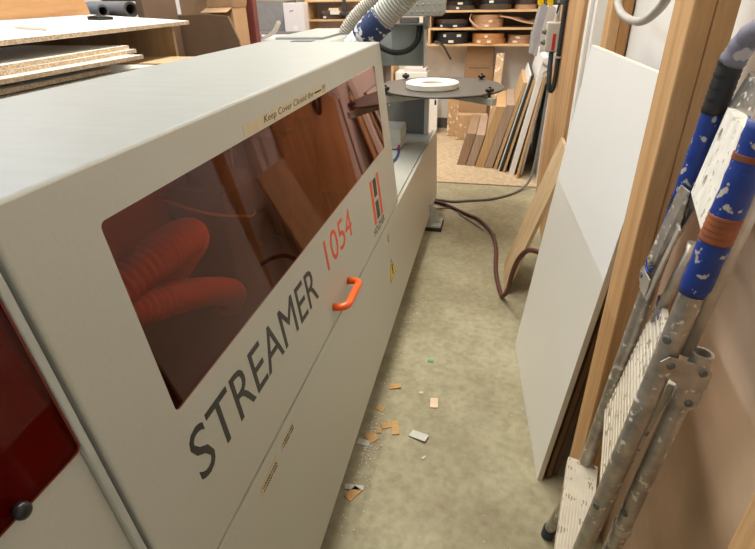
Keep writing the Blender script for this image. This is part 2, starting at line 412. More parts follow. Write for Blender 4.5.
# lower front panel, thin joint under the hood
b = new(); prism(b, [fp(.44,.045), fp(1.03,.06), fp(3.1,.113), fp(4.007,.123), fp(4.281,.545), fp(4.281,.585), fp(.44,.588)], -FN*.022, .003)
lp = obj('front_panel', b, M['grey'], mach)
for (y0, y1, z0, z1, s1, s2) in ((.878,.975,.530,.556,'open','here'),(.745,.852,.520,.552,'crank','this way')):
    b = new(); sl = fp(y0, z0); prism(b, [fp(y0,z0+.004), fp(y0+.03,z0), fp(y1,z0+.006), fp(y1-.004,z1), fp(y0+.008,z1-.006)], FN*.0008)
    obj('tape_note', b, M['tape'], lp)
    b = new()
    for r_ in range(2):                              # unreadable pen strokes
        zz = z0+.008+.010*r_; pts = []
        for k in range(34): pts.append(fp(y0+.012+k*(y1-y0-.024)/33, zz+.0035*math.sin(k*2.1)*(1 if (k//6)%3 else .2), .0012))
        tube(b, pts, .0009, 5)
    obj('handwriting', b, M['ink'], lp)
tri = [fp(2.205,.312), fp(2.325,.312), fp(2.265,.400)]
b = new(); prism(b, [fp(2.195,.306,.0001), fp(2.335,.306,.0001), fp(2.265,.412,.0001)], FN*.0006); obj('warning_border', b, M['black'], lp)
b = new(); prism(b, [V(p)+FN*.0008 for p in tri], FN*.0006); ws = obj('warning_sticker', b, M['yellow'], lp)
b = new(); pts = [fp(2.268,.378,.0016), fp(2.258,.352,.0016), fp(2.270,.350,.0016), fp(2.260,.326,.0016)]; tube(b, pts, .0035, 6); obj('warning_symbol', b, M['black'], lp)
b = new(); cyl(b, fp(2.273,.52), .022, .006, 20, FN, .0015); lk = obj('lock', b, M['aluplain'], lp)
b = new(); obox(b, fp(2.270,.512,.005), FU*.006, FV*.016, FN*.0008); obj('key_slot', b, M['black'], lp)
# base frame under the covers
b = new(); box(b, -1.15, -.53, .46, 4.15, .12, .574, .004); obj('base_frame', b, M['greyd'], mach)
# tray beyond the hood
b = new(); box(b, -1.0, -.518, 2.60, 4.19, .5745, .582, .002)
obox(b, fp(2.60,.574,-.026), FU*1.67, V((-.018,0,0)), V((0,0,.013)), .002)
obj('tray', b, M['grey2'], mach)
b = new(); box(b, -1.0, -.553, 4.13, 4.16, .583, .93, .004); ep = obj('end_plate', b, M['greyd'], mach)
b = new(); box(b, -.565, -.535, 4.10, 4.165, .583, .93, .004); obj('end_post', b, M['grey2'], mach)
b = new()
for yy in (4.128,):
    for xx in (-.88,-.85): cyl(b, (xx, yy+.002, .80), .006, .006, 12, (0,-1,0))
obj('bolt', b, M['aluplain'], ep)
b = new(); box(b, -.95, -.665, 3.62, 3.86, .59, .735, .006)
for z in (.634, .682): box(b, -.95, -.661, 3.616, 3.862, z, z+.006)
mh = obj('motor_housing', b, M['grey2'], mach)
b = new(); tube(b, [(-.676,3.62,.62),(-.674,3.60,.60),(-.665,3.54,.592),(-.655,3.42,.592),(-.665,3.27,.592),(-.70,3.16,.592),(-.76,3.08,.592)], .009, 10, sp=8); obj('blue_cable', b, mat('blue_cable_sheath', (.01,.06,.22), .4), mh)
b = new(); cyl(b, (-.675,3.616,.606), .012, .03, 12, (0,-1,0)); obj('cable_collar', b, M['redlab'], mh)
# foot
b = new(); prism(b, [(-.43,3.62,.17),(-.40,3.62,.17),(-.352,3.62,.03),(-.50,3.62,.03)], (0,.012,0), .002)
box(b, -.50, -.345, 3.55, 3.72, .025, .04, .003); box(b, -.50, -.42, 3.57, 3.70, .03, .2, .004)
ftm = obj('machine_foot', b, M['grey2'], mach)
b = new(); box(b, -.505, -.338, 3.54, 3.73, 0, .025, .004); obj('rubber_pad', b, M['rubber'], ftm)
for yy in (.9, 2.1):
    b = new(); cyl(b, (-.62, yy, .04), .05, .085, 20); f_ = obj('machine_foot', b, M['greyd'], mach)
    b = new(); cyl(b, (-.62, yy, 0), .07, .04, 20); obj('rubber_pad', b, M['rubber'], f_)
# inside of the hood
b = new(); box(b, -1.16, -1.10, .50, 2.55, .60, 1.36, .004); inn = obj('back_plate', b, M['grey2'], mach)
b = new(); box(b, -1.09, -.60, .50, 2.55, .576, .64, .004); obj('work_bed', b, M['dark'], mach)
def ribbed(a, amp, pitch): return lambda s, i: a + amp*math.sin(2*math.pi*s/pitch)
b = new(); tube(b, [(-.92,.62,.96),(-.82,.78,1.01),(-.77,.93,1.05),(-.76,1.05,1.052),(-.79,1.125,1.015),(-.86,1.14,.93),(-.95,1.10,.80)], .045, 20, sp=14, rf=ribbed(.046,.006,.019), step=.0036); obj('dust_hose', b, M['hosered'], mach)
b = new(); tube(b, [(-.92,.64,.94),(-.81,.82,.955),(-.77,.97,.92),(-.76,1.12,.855),(-.77,1.25,.775),(-.82,1.32,.70),(-.85,1.34,.655)], .038, 20, sp=14, rf=ribbed(.038,.0055,.019), step=.0036); obj('dust_hose', b, M['hosered'], mach)
b = new(); box(b, -1.08, -.86, 1.45, 1.75, .64, 1.02, .01); box(b, -1.02, -.90, 1.5, 1.62, 1.02, 1.16, .008); cyl(b, (-.85, 1.6, .84), .06, .06, 24, (1,0,0), .006)
obj('trimming_unit', b, M['dark'], mach)
b = new(); box(b, -1.08, -.84, 1.95, 2.35, .64, 1.08, .01); cyl(b, (-.9, 2.1, 1.08), .05, .14, 20, (0,0,1), .005)
obj('pressure_unit', b, M['greyd'], mach)
b = new(); tube(b, [(-.85,1.1,1.14),(-.80,1.25,1.04),(-.80,1.5,.93),(-.84,1.62,.90)], .004, 8, sp=10); obj('inner_cable', b, M['hosedark'], mach)
# infeed cover beside the camera
b = new(); y0, y1 = -.95, .424
q = lambda z: fp(0, z, -.014).x
hexa(b, [(-1.18,y0,.60),(q(.60),y0,.60),(q(.60),y1,.60),(-1.18,y1,.60),(-1.18,y0,1.387),(q(1.387),y0,1.387),(q(1.387),y1,1.387),(-1.18,y1,1.387)], .008, 3)
ifc = obj('infeed_hood', b, M['grey'], mach)
b = new(); obox(b, fp(.4175,.60,-.015), FU*.014, FV*.78, FN*.012, .003); obj('edge_strip', b, M['grey2'], ifc)
b = new(); prism(b, rrect(-.70,.4145,1.030,1.345,.012,-.0125), FN*.007, .0012); wp = obj('window_pane', b, M['pane2'], ifc)
b = new(); o_ = rrect(-.70,.4155,1.029,1.346,.012,-.0125); i_ = rrect(-.697,.4125,1.0320,1.343,.010,-.0125)
ov = [b.verts.new(p) for p in o_]; iv = [b.verts.new(p) for p in i_]; ov2 = [b.verts.new(V(p)+FN*.0078) for p in o_]; iv2 = [b.verts.new(V(p)+FN*.0078) for p in i_]
for i in range(len(ov)):
    j = (i+1) % len(ov)
    for qd in ((ov[i],ov[j],iv[j],iv[i]),(iv[i],iv[j],iv2[j],iv2[i]),(iv2[i],iv2[j],ov2[j],ov2[i]),(ov2[i],ov2[j],ov[j],ov[i])): b.faces.new(qd)
obj('pane_edge', b, M['rim'], ifc)
b = new(); kp = fp(.304,1.044,-.005); lathe(b, kp, [(0,0),(.006,0),(.006,.006),(.0105,.008),(.0115,.013),(.0105,.018),(.006,.0205),(0,.021)], 24, FN, True); obj('knob', b, M['black'], ifc)
b = new(); prism(b, [fp(-.95,.045,-.014), fp(.424,.045,-.014), fp(.424,.592,-.014), fp(-.95,.592,-.014)], -FN*.02, .002); obj('infeed_panel', b, M['grey'], mach)
b = new(); box(b, -1.15, -.55, -.90, .42, .0, .574, .004); obj('infeed_base', b, M['greyd'], mach)
# rear hood beyond the lid
b = new(); prism(b, [(-1.18,2.597,.6),(-.80,2.597,.6),(-.80,2.597,1.36),(-.84,2.597,1.386),(-1.18,2.597,1.386)], (0,.80,0), .004); box(b, -1.16, -.90, 2.72, 3.39, 1.38, 1.398, .005); rh = obj('rear_hood', b, M['greytop_dimmed'], mach)
b = new(); box(b, -1.03, -.92, 2.60, 2.66, 1.3855, 1.3875); obj('slot', b, M['black'], rh)
# control cover with cable loop
b = new(); box(b, -.70, -.418, 3.05, 3.062, 1.225, 1.432, .002); box(b, -.425, -.418, 2.98, 3.06, 1.222, 1.432, .002); cc = obj('sheet_cover', b, M['greyb'], mach)
b = new(); tube(b, [(-.70,3.02,1.345),(-.64,3.02,1.31),(-.575,3.02,1.296),(-.51,3.02,1.31),(-.468,3.02,1.35),(-.455,3.02,1.40),(-.455,3.02,1.44)], .015, 14, sp=8, rf=ribbed(.0145,.0012,.008), step=.002); obj('cable_loop', b, M['rubber'], cc)
b = new(); box(b, -.62, -.43, 2.99, 3.07, 1.432, 1.442, .002); box(b, -.43, -.405, 2.98, 3.08, 1.415, 1.475, .004); box(b, -.56, -.46, 3.0, 3.06, 1.442, 1.47, .003); obj('bracket', b, M['greyd'], cc)
# perforated hopper above
b = new(); prism(b, [(-.60,3.0,1.475),(-.335,3.0,1.475),(-.318,3.0,1.49),(-.305,3.0,1.80),(-.60,3.0,1.80)], (0,.04,0), .004)
for i in range(9):
    for k in range(3): lathe(b, (-.345-.03*i, 3.0, 1.497+.034*k), [(.0055,0),(.005,.0035),(.003,.005),(0,.0055)], 10, (0,-1,0), True)
obj('magazine_cover', b, M['hosegrey'], mach)
# extraction hoses
b = new(); A0, A1 = V((-.775,2.86,1.33)), V((-.345,2.80,1.72)); tube(b, [A0, A0.lerp(A1,.33)+V((0,0,.004)), A0.lerp(A1,.66)+V((0,0,.004)), A1, V((-.17,2.78,2.0)), V((-.10,2.78,2.5)), V((-.10,2.78,3.3)), V((-.10,2.78,ZC-.002))], .066, 28, sp=20, rf=ribbed(.065,.004,.016), step=.003)
eh = obj('extraction_hose', b, M['hosegrey'], mach)
b = new(); B0 = A0.lerp(A1,.12); B1 = A0.lerp(A1,.37); tube(b, [B0, B0.lerp(B1,.5)+V((0,0,.003)), B1], .073, 28, sp=6, rf=lambda s,i: .0725+.0012*math.sin(i*2.3)); obj('tape_wrap', b, M['blue_tape_white'], eh)
b = new(); tube(b, [A0.lerp(A1,-.06), A0.lerp(A1,.125)], .069, 28); obj('clear_wrap', b, M['plasticwrap'], eh)
b = new(); tube(b, [(-.93,3.1,1.25),(-.895,3.1,1.36),(-.83,3.1,1.45),(-.73,3.1,1.535),(-.61,3.1,1.61),(-.48,3.1,1.69),(-.28,3.1,1.95),(-.22,3.1,2.5),(-.22,3.1,3.3),(-.22,3.1,ZC-.002)], .05, 24, sp=12, rf=ribbed(.047,.005,.013), step=.0026); obj('extraction_hose', b, M['hosedark'], mach)
# coil table at the end of the machine
ct = new(); cyl(ct, (-.41,3.80,.93), .05, .06, 24); DC = V((-.41,3.80,1.0))
tb = obj('coil_table', ct, M['greyd'], mach)
b = new(); lathe(b, DC, [(0,-.008),(.432,-.008),(.435,-.004),(.435,.001),(.431,.004),(0,.004)], 96); obj('disc', b, M['table'], tb)
for a in (-37, -143, 52, 135):
    d = V((math.cos(math.radians(a)), math.sin(math.radians(a)), 0)); s = V((-d.y, d.x, 0))
    b = new(); obox(b, DC+d*.05-s*.022+V((0,0,-.068)), d*.425, s*.044, V((0,0,.045)), .003)
    obj('arm', b, M['grey2'], tb)
    b = new(); kc = DC+d*.43+V((0,0,-.03)); cyl(b, kc, .009, .055, 14); lathe(b, kc+V((0,0,.04)), [(0,0),(.02,0),(.028,.006),(.028,.018),(.024,.024),(.009,.026),(.009,.034),(0,.034)], 20); obj('knob', b, M['black'], tb)
b = new(); box(b, -.66, -.575, 4.162, 4.23, .50, .945, .006); obox(b, V((-.63,4.20,.94)), V((.23,-.38,0)), V((.03,.02,0)), V((0,0,.045)), .004); obj('column', b, M['greyd'], tb)
b = new(); cyl(b, (-.395,3.372,.955), .006, .03, 10); obj('pin', b, M['black'], tb)
# white coil lying on it
b = new(); lathe(b, (-.462,3.72,1.005), [(.075,0),(.178,0),(.182,.003),(.182,.034),(.176,.038),(.08,.036),(.075,.03),(.075,0)], 64)
wc = obj('edging_coil', b, M['coilwhite']); tag(wc, 'thick white edging coil lying flat on the dark round machine table', 'edging coil')

# ------------------------------------------------------------------ wall posts
def post(x0, y0, y1, z1, label, s2):
    r = thing('wall_post', ((x0+.039), (y0+y1)/2, 0), label, 'post', 'doubled fir posts along the right wall')
    b = new(); box(b, x0, x0+.0388, y0, y1, 0, z1, .004); obj('stud', b, M['stud'], r)
    b = new(); box(b, x0+.0392, x0+.0788, y0+.002, y1-.002, 0, z1, .003); obj('stud', b, s2, r)
    return r
post(.331, 1.163, 1.293, ZC-.001, 'doubled light fir wall post directly behind the aluminium ladder', M['stud'])
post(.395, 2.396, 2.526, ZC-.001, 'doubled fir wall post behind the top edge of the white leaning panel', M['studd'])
post(.331, .355, .485, ZC-.001, 'fir wall post at the lower right corner, nearest the viewer', M['stud'])
b = new(); box(b, .462, .4795, .487, 1.40, 0, 1.30, .001); tag(obj('fibreboard_sheet', b, M['mdf']), 'brown fibreboard sheet covering the lower wall behind the ladder', 'board')
# pale cable looping between posts
b = new(); tube(b, [(.36,2.125,ZC-.002),(.36,2.125,2.6),(.36,2.125,2.1),(.36,2.125,1.8),(.36,2.12,1.66),(.362,2.12,1.56),(.36,2.03,1.527),(.36,1.93,1.513),(.36,1.80,1.508),(.36,1.68,1.513),(.36,1.56,1.537),(.36,1.47,1.58),(.36,1.42,1.68),(.36,1.41,1.8),(.36,1.41,2.1),(.36,1.41,2.6),(.36,1.41,ZC-.002)], .0115, 12, sp=10)
tag(obj('cable', b, M['conduit']), 'pale grey cable hanging in a loop between the two wall posts', 'cable')
# ------------------------------------------------------------------ white panel and boards leaning at the wall
PB, PL, PT = V((.264,1.387,0)), V((-.073,.829,0)), V((.127,.012,1.406))
pn = PL.cross(PT).normalized()
if pn.x > 0: pn = -pn
r = thing('laminate_sheet', PB+PL*.5, 'large white laminate panel leaning at the wall between the posts', 'panel')
b = new(); obox(b, PB, PL, -pn*.018, PT, .0008); 
for f in b.faces:
    if abs(f.normal.dot(pn)) < .7: f.material_index = 1
lpn = obj('board', b, [M['melamine'], M['meledge']], r)
for k, (off, hgt, m_, y_) in enumerate(((.034,.93,M['brown'],.02),(.058,.98,M['hardboard'],.035))):
    b = new(); obox(b, PB-pn*off+PL*y_, PL*(.96-y_), -pn*.016, PT*hgt, .001)
    tag(obj('leaning_board', b, m_), ['brown board leaning directly behind the large white panel', 'dark brown board leaning second behind the large white panel, next the wall post'][k], 'board')
# small plywood board
b = new(); o0 = V((.128,2.715,0)); u_ = V((0,.41,0)); w_ = V((.24,.02,.835)); nn = u_.cross(w_).normalized()
if nn.x < 0: nn = -nn
obox(b, o0, u_, nn*.02, w_, .001); tag(obj('leaning_board', b, M['plyl']), 'light plywood offcut leaning steeply behind the white panel, red hose across it', 'board')
# plywood sheet with electrics
b = new(); box(b, .386, .4085, 3.19, 4.52, 0, 2.3, .001); tag(obj('plywood_sheet', b, M['ply']), 'tall plywood sheet fixed to the right wall, carrying the grey switch box', 'board')
eb = thing('switch_box', (.34,4.12,1.2), 'grey electrical switch box with red label on the plywood sheet', 'switch box')
b = new(); box(b, .275, .386, 4.05, 4.2, 1.20, 1.385, .005); box(b, .283, .386, 4.046, 4.05, 1.207, 1.378, .001); obj('enclosure', b, M['box'], eb)
b = new(); box(b, .318, .338, 4.0435, 4.0455, 1.212, 1.315); obj('red_label', b, M['redlab'], eb)
for zz in (1.258, 1.325):
    b = new(); cyl(b, (.275,4.1,zz), .018, .018, 16, (-1,0,0), .003); cyl(b, (.257,4.1,zz), .011, .012, 14, (-1,0,0)); obj('knob', b, M['greyd'], eb)
b = new(); cyl(b, (.33,4.11,1.385), .016, .022, 6); cyl(b, (.33,4.11,1.407), .011, .03, 14, (0,0,1), .003); obj('cable_gland', b, M['box'], eb)
b = new(); tube(b, [(.366,3.97,1.95),(.366,3.97,1.5),(.366,3.97,1.22),(.366,3.97,1.06),(.362,3.97,.985),(.347,3.97,.955),(.332,3.97,.985),(.325,4.0,1.06),(.325,4.08,1.2)], .0165, 14, sp=14, rf=lambda s,i: .0165+.0018*math.sin(2*math.pi*s/.016), step=.004)
cd = obj('black_conduit', b, M['rubber']); tag(cd, 'black ribbed conduit looping below the grey switch box', 'conduit')
b = new(); lathe(b, (.366,3.97,1.17), [(.018,0),(.023,0),(.023,.012),(.018,.012),(.018,0)], 20); box(b, .383, .3858, 3.962, 3.978, 1.172, 1.182); obj('clamp', b, M['aluplain'], cd)
b = new(); tube(b, [(.33,4.13,1.437),(.335,4.13,1.47),(.345,4.15,1.53),(.345,4.2,1.6)], .007, 8, sp=6); tag(obj('cable', b, M['rubber']), 'short black cable rising from the top of the switch box', 'cable')
# things above: dark rail with yellow ends
yr = thing('wall_rail', (.33,4.35,1.48), 'dark metal rail with yellow ends above the hanging papers', 'rail')
b = new(); box(b, .26, .41, 4.28, 4.36, 1.485, 1.57, .006); box(b, .33, .385, 4.05, 4.28, 1.50, 1.56, .004); obj('bar', b, M['greyd'], yr)
for x_ in (.225, .29):
    b = new(); prism(b, [(x_-.025,4.26,1.55),(x_+.015,4.26,1.56),(x_+.02,4.26,1.49),(x_-.002,4.26,1.475),(x_-.022,4.26,1.49)], (0,.03,0), .004); obj('yellow_end', b, M['ylw'], yr)
def sheet(pts, vec, label, m_, name='paper_sheet', cat='paper', grp=None):
    b = new(); prism(b, pts, vec); o = obj(name, b, m_); return tag(o, label, cat, grp)
sheet([(.25,4.60,1.50),(.30,4.58,1.46),(.275,4.58,1.28),(.255,4.57,1.115),(.225,4.59,1.13),(.21,4.61,1.28)], (.0,.006,0), 'dark grey sheet hanging under the yellow rail end', M['paperg'])
sheet([(.23,4.66,1.47),(.252,4.65,1.49),(.215,4.65,1.27),(.224,4.65,1.13),(.195,4.66,1.13),(.193,4.66,1.27)], (0,.006,0), 'pale grey sheet hanging leftmost beside the dark grey sheet', M['conduit'])
sheet([(.300,4.50,1.49),(.350,4.48,1.46),(.345,4.48,1.30),(.335,4.48,1.17),(.27,4.49,1.15),(.262,4.50,1.28)], (0,.008,0), 'long pale sheet hanging right behind the switch box', M['papert'])
pz = new(); prism(pz, [(.385,4.34,1.175),(.365,4.34,1.03),(.272,4.37,.972),(.300,4.37,1.115)], (.004,.006,0)); ps = obj('paper_sheet', pz, M['paper']); tag(ps, 'white printed notice hanging askew below the switch box', 'paper')
b = new()
for k in range(6): tube(b, [(.300+.008*k,4.362-.002*k,1.10-.012*(k%2)-.004*k),(.297+.008*k,4.362-.002*k,1.075-.004*k)], .0022, 5)
for k in range(5): tube(b, [(.310+.008*k,4.350-.002*k,1.03+.006*k),(.306+.008*k,4.350-.002*k,1.01+.006*k)], .0022, 5)
obj('print', b, M['cable'], ps)
# ------------------------------------------------------------------ hoses on the floor
R_ = .014
b = new(); tube(b, [(-.60,4.14,R_),(-.48,4.13,R_),(-.366,4.077,R_),(-.19,3.91,R_),(-.06,3.78,R_),(.035,3.55,R_),(.07,3.30,R_),(.075,3.0,R_),(.095,2.80,R_),(.12,2.66,R_+.01),(.145,2.60,.10),(.155,2.57,.22),(.175,2.53,.33),(.21,2.48,.41),(.25,2.42,.44),(.30,2.36,.44),(.34,2.30,.42),(.36,2.26,.2)], .0135, 12, sp=10)
tag(obj('air_hose', b, M['redhose']), 'dark red air hose snaking over the floor from the machine foot', 'hose')
b = new(); tube(b, [(-.60,4.22,.011),(-.45,4.19,.011),(-.30,4.17,.011),(-.16,4.22,.011),(0,4.28,.011),(.17,4.43,.011),(.28,4.60,.02),(.335,4.63,.10),(.36,4.64,.30),(.375,4.64,.6),(.385,4.62,1.0),(.39,4.6,1.5)], .0105, 10, sp=10)
tag(obj('cable', b, M['cable']), 'grey cable crossing the floor and rising up the right wall', 'cable')
b = new(); tube(b, [(-.60,3.95,.007),(-.44,3.98,.007),(-.30,4.02,.007),(-.20,3.86,.007),(-.08,3.70,.007),(-.03,3.62,.007)], .0055, 8, sp=8)
tag(obj('cable', b, M['cable']), 'thin dark cable on the floor beside the red hose', 'cable')
# ------------------------------------------------------------------ ladder
ld = thing('step_ladder', (.27,.92,0), 'paint-splashed folded aluminium step ladder with blue taped rails at the right wall', 'ladder')
LB, LM, LT = V((.287,1.165,.02)), V((.319,1.075,.45)), V((.3825,1.055,1.49))
RB, RT = V((.2095,.735,.0)), V((.326,.735,1.47))
def lerp(a, b_, t): return a + (b_-a)*t
def onL(z): return lerp(LM, LT, (z-.45)/(1.49-.45))
def onR(z): return lerp(RB, RT, z/1.47)
AX = [lerp(LM,LT,1), V((.392,1.035,1.522)), V((.402,.985,1.542)), V((.392,.90,1.55)), V((.360,.80,1.545)), V((.336,.75,1.515)), RT]
rail = [LB, V((.298,1.135,.15)), V((.309,1.10,.30)), LM, onL(.7), onL(1.0), onL(1.25)]
b = new(); tube(b, rail+[onL(1.45)], .0165, 18, sp=6); rl = obj('rail', b, M['alu'], ld)
b = new(); tube(b, [onR(.0), onR(.5), onR(1.0), onR(1.43)], .0175, 18, sp=6); rr = obj('rail', b, M['alu'], ld)
b = new(); tube(b, [onL(1.43)]+AX+[onR(1.40)], .0175, 18, sp=8); tl = obj('top_loop', b, M['aluplain'], ld)
def wrap(a, c, r, m_, par, nm, wob=.0007):
    b = new(); tube(b, [lerp(a,c,k/24) for k in range(25)], r, 18, rf=lambda s, i: r + wob*((i*7) % 5-2)/2); return obj(nm, b, m_, par)
wrap(onL(1.13), onL(1.405), .0185, M['bluetape'], rl, 'blue_tape'); wrap(onL(1.395), onL(1.488), .0205, M['blacktape'], rl, 'black_tape')
b = new(); tube(b, [onL(1.48)]+AX[1:4], .0215, 18, sp=8, rf=lambda s,i: .0208+.0012*math.sin(i*1.7)); obj('grey_tape', b, M['greytape'], tl)
wrap(onL(1.205), onL(1.235), .0190, M['blacktape'], rl, 'black_tape', .0006)
wrap(onR(1.20), onR(1.45), .0205, M['bluetape'], rr, 'blue_tape'); wrap(onR(1.285), onR(1.325), .0214, M['browntape'], rr, 'brown_tape', .0006); wrap(onR(1.40), onR(1.408), .0214, M['browntape'], rr, 'brown_tape', .0004)
b = new(); cyl(b, LB+V((0,0,-.02)), .021, .05, 18, (.05,-.12,1), .004); obj('rubber_foot', b, mat('navy_rubber', (.02,.025,.06), .5), rl)
UW = V((-.19,-.98,0)).normalized()
XP = V((-UW.y, UW.x, 0)); XP = XP if XP.x > 0 else -XP
# treads
def tread(o, wdir, dep, L, th, nm, m_, ribs, wrib):
    """plank: o far corner, UW along length, dep vector, ribs along the length"""
    nrm = UW.cross(dep).normalized(); nrm = nrm if nrm.z > 0 or nrm.x < -.2 else -nrm
    b = new(); obox(b, o, UW*L, dep, -nrm*th, .0015)
    tr = obj(nm, b, m_, ld)
    b = new(); D = dep.normalized(); W = dep.length
    for k in range(ribs): obox(b, o + D*(W*(k+.5)/ribs - wrib/2) + UW*.004, UW*(L-.008), D*wrib, nrm*.0018)
    obj('ribs', b, m_, tr); return tr
tread(V((.276,1.085,.462)), None, XP*.078+V((0,0,-.006)), .36, .026, 'step', M['tread'], 11, .0035)
tr = tread(V((.326,1.050,.672)), None, V((.047,-.006,.352)), .31, .012, 'folding_tread', M['tread'], 20, .006)
b = new(); P0 = V((.371,1.046,1.02)); obox(b, P0+V((-.002,0,0)), UW*.075, V((.004,0,-.002)), V((-.004,-.004,-.16)), .001); obj('paint_patch', b, M['purple'], tr)
# top platform folded up, with oval holes
po, pd, pu = V((.361,1.008,1.262)), V((.020,.004,.152)), UW*.24
pnm = pu.cross(pd).normalized(); pnm = pnm if pnm.x < 0 else -pnm
t = bmesh.new(); PW, PH = .24, pd.length; du, dv = UW, pd.normalized()
def pp(a, c_): return po + du*a + dv*c_
ov = [t.verts.new(pp(*q_)) for q_ in ((0,0),(PW,0),(PW,PH),(0,PH))]; ed = [t.edges.new((ov[i], ov[(i+1)%4])) for i in range(4)]; loops = [ov]
for (ca, cc_) in ((.066,.042),(.030,.113),(.19,.042),(.19,.113)):
    lv = [t.verts.new(pp(ca+.012*math.cos(2*math.pi*k/20), cc_+.012*math.sin(2*math.pi*k/20))) for k in range(20)]
    ed += [t.edges.new((lv[i], lv[(i+1)%20])) for i in range(20)]; loops.append(lv)
bmesh.ops.triangle_fill(t, use_beauty=True, use_dissolve=False, edges=ed)
for lp_ in loops:
    bk = [t.verts.new(v.co - pnm*.022) for v in lp_]
    for i in range(len(lp_)): t.faces.new([lp_[i], lp_[(i+1)%len(lp_)], bk[(i+1)%len(lp_)], bk[i]])
b = new(); merge(b, t)
obj('top_platform', b, M['platform'], ld)
# side plates and link arms
b = new(); prism(b, [onL(1.40)+V((.012,-.014,0)), onL(1.47)+V((.02,-.03,0)), onL(1.44)+V((.02,-.12,0)), onL(1.37)+V((.014,-.10,0)), onL(1.14)+V((.004,-.022,0)), onL(1.10)+V((.004,-.012,0))], (.006,0,0), .001); obj('side_plate', b, M['alu'], ld)
b = new(); a0, a1 = onL(1.235)+V((-.012,-.030,0)), onL(1.10)+V((-.020,-.012,0)); s_ = V((.004,-.026,0)); prism(b, [a0+V((0,.012,.03)), a0+s_+V((0,0,.03)), a0+s_-V((0,0,.05)), a1+s_*.9, a1-V((0,.0,.02)), a1+V((0,.014,0))], (-.004,0,0), .001); lk_ = obj('link_arm', b, M['alu'], ld)
b = new(); lathe(b, a1+V((-.004,-.010,.004)), [(.004,0),(.010,0),(.010,.004),(.004,.004),(.004,0)], 16, (-1,0,0)); obj('rivet', b, M['aluplain'], lk_)
b = new(); tube(b, [a1+V((-.004,.002,-.006)) + V((0,.018*math.cos(q_)-.010,.020*math.sin(q_))) for q_ in [math.pi*(1+k/10) for k in range(11)]], .003, 8); obj('blue_clip', b, M['bluetape'], lk_)
b = new(); c0 = onL(1.20)+V((-.012,-.060,0)); c1 = onL(1.03)+V((-.018,-.040,.0)); obox(b, c0, UW*.028, XP*.004, c1-c0, .001); obj('link_arm', b, M['aluplain'], ld)
b = new(); tube(b, [onL(1.17)+V((.02,-.075,0)), onL(.98)+V((.012,-.065,0))], .011, 14); obj('stay_tube', b, M['aluplain'], ld)
b = new(); q0 = onL(1.055)+V((-.020,-.004,0)); cyl(b, q0+V((.001,0,0)), .021, .004, 20, (-1,0,0)); obox(b, q0+V((-.001,-.05,-.028)), V((0,.05,0)), V((-.003,0,0)), V((0,0,.045)), .0008); hb = obj('hinge_plate', b, M['aluplain'], ld)
b = new(); cyl(b, q0+V((-.004,.002,.0)), .006, .003, 12, (-1,0,0)); obj('rivet', b, M['greyd'], hb)
# rear legs
OFF = V((.046,-.006,0))
b = new(); tube(b, [onR(1.07)+OFF, onR(.6)+OFF*1.0+V((.004,0,0)), onR(.02)+OFF*1.15], .0155, 16, sp=6); lg = obj('rear_leg', b, M['alu'], ld)
b = new(); tube(b, [onR(1.43)+V((.026,.004,0)), onR(1.09)+V((.026,.004,0))], .012, 16); obj('rear_leg_top', b, M['aluplain'], ld)
b = new(); lathe(b, onR(1.10)+OFF+V((.0,0,0)), [(.012,-.04),(.012,.0),(.0165,0),(.0165,-.04),(.012,-.04)], 20, (RT-RB)); obj('tube_end', b, M['aluplain'], lg)
b = new(); tube(b, [V((.372,1.03,.66)), V((.366,1.02,.4)), V((.352,1.02,.02))], .0150, 14, sp=6); obj('rear_leg', b, M['alu'], ld)
cdir = V((0,-1,0)); g0 = onR(1.055)+V((0,-.021,0)); ru = (RT-RB).normalized(); sx = V((1,0,-.07)).normalized()
b = new(); prism(b, [g0-sx*.014+ru*.030, g0-sx*.004+ru*.042, g0+sx*.055+ru*.034, g0+sx*.064+ru*.022, g0+sx*.064-ru*.045, g0+sx*.052-ru*.058, g0+sx*.036-ru*.05, g0+sx*.024-ru*.008, g0-sx*.008+ru*.008], (0,-.003,0), .0008); br = obj('leg_bracket', b, M['alu'], ld)
for (p_, q_) in ((.002,.026),(.050,.022),(.050,-.040)):
    b = new(); lathe(b, g0+sx*p_+ru*q_+V((0,-.003,0)), [(.0065,0),(.0062,.002),(.003,.0032),(0,.0034)], 16, (0,-1,0), True); obj('rivet', b, M['greyd'], br)
for z_ in (1.12, .72):
    b = new(); ax_ = V((-.75,-.66,0)).normalized(); lathe(b, onR(z_)+ax_*.0170, [(.0075,0),(.007,.0015),(.004,.002),(0,.001)], 16, ax_, True); obj('rivet', b, M['greyd'], rr)
b = new(); ax_ = V((-.75,-.66,0)).normalized(); lathe(b, onR(.72)+OFF*1.05+ax_*.0150, [(.0075,0),(.007,.0015),(.004,.002),(0,.001)], 16, ax_, True); obj('rivet', b, M['greyd'], lg)
b = new(); lathe(b, onR(.66)+OFF*1.08, [(.015,0),(.0185,0),(.0185,.014),(.015,.014),(.015,0)], 20, ru); obj('clamp_ring', b, M['aluplain'], lg)

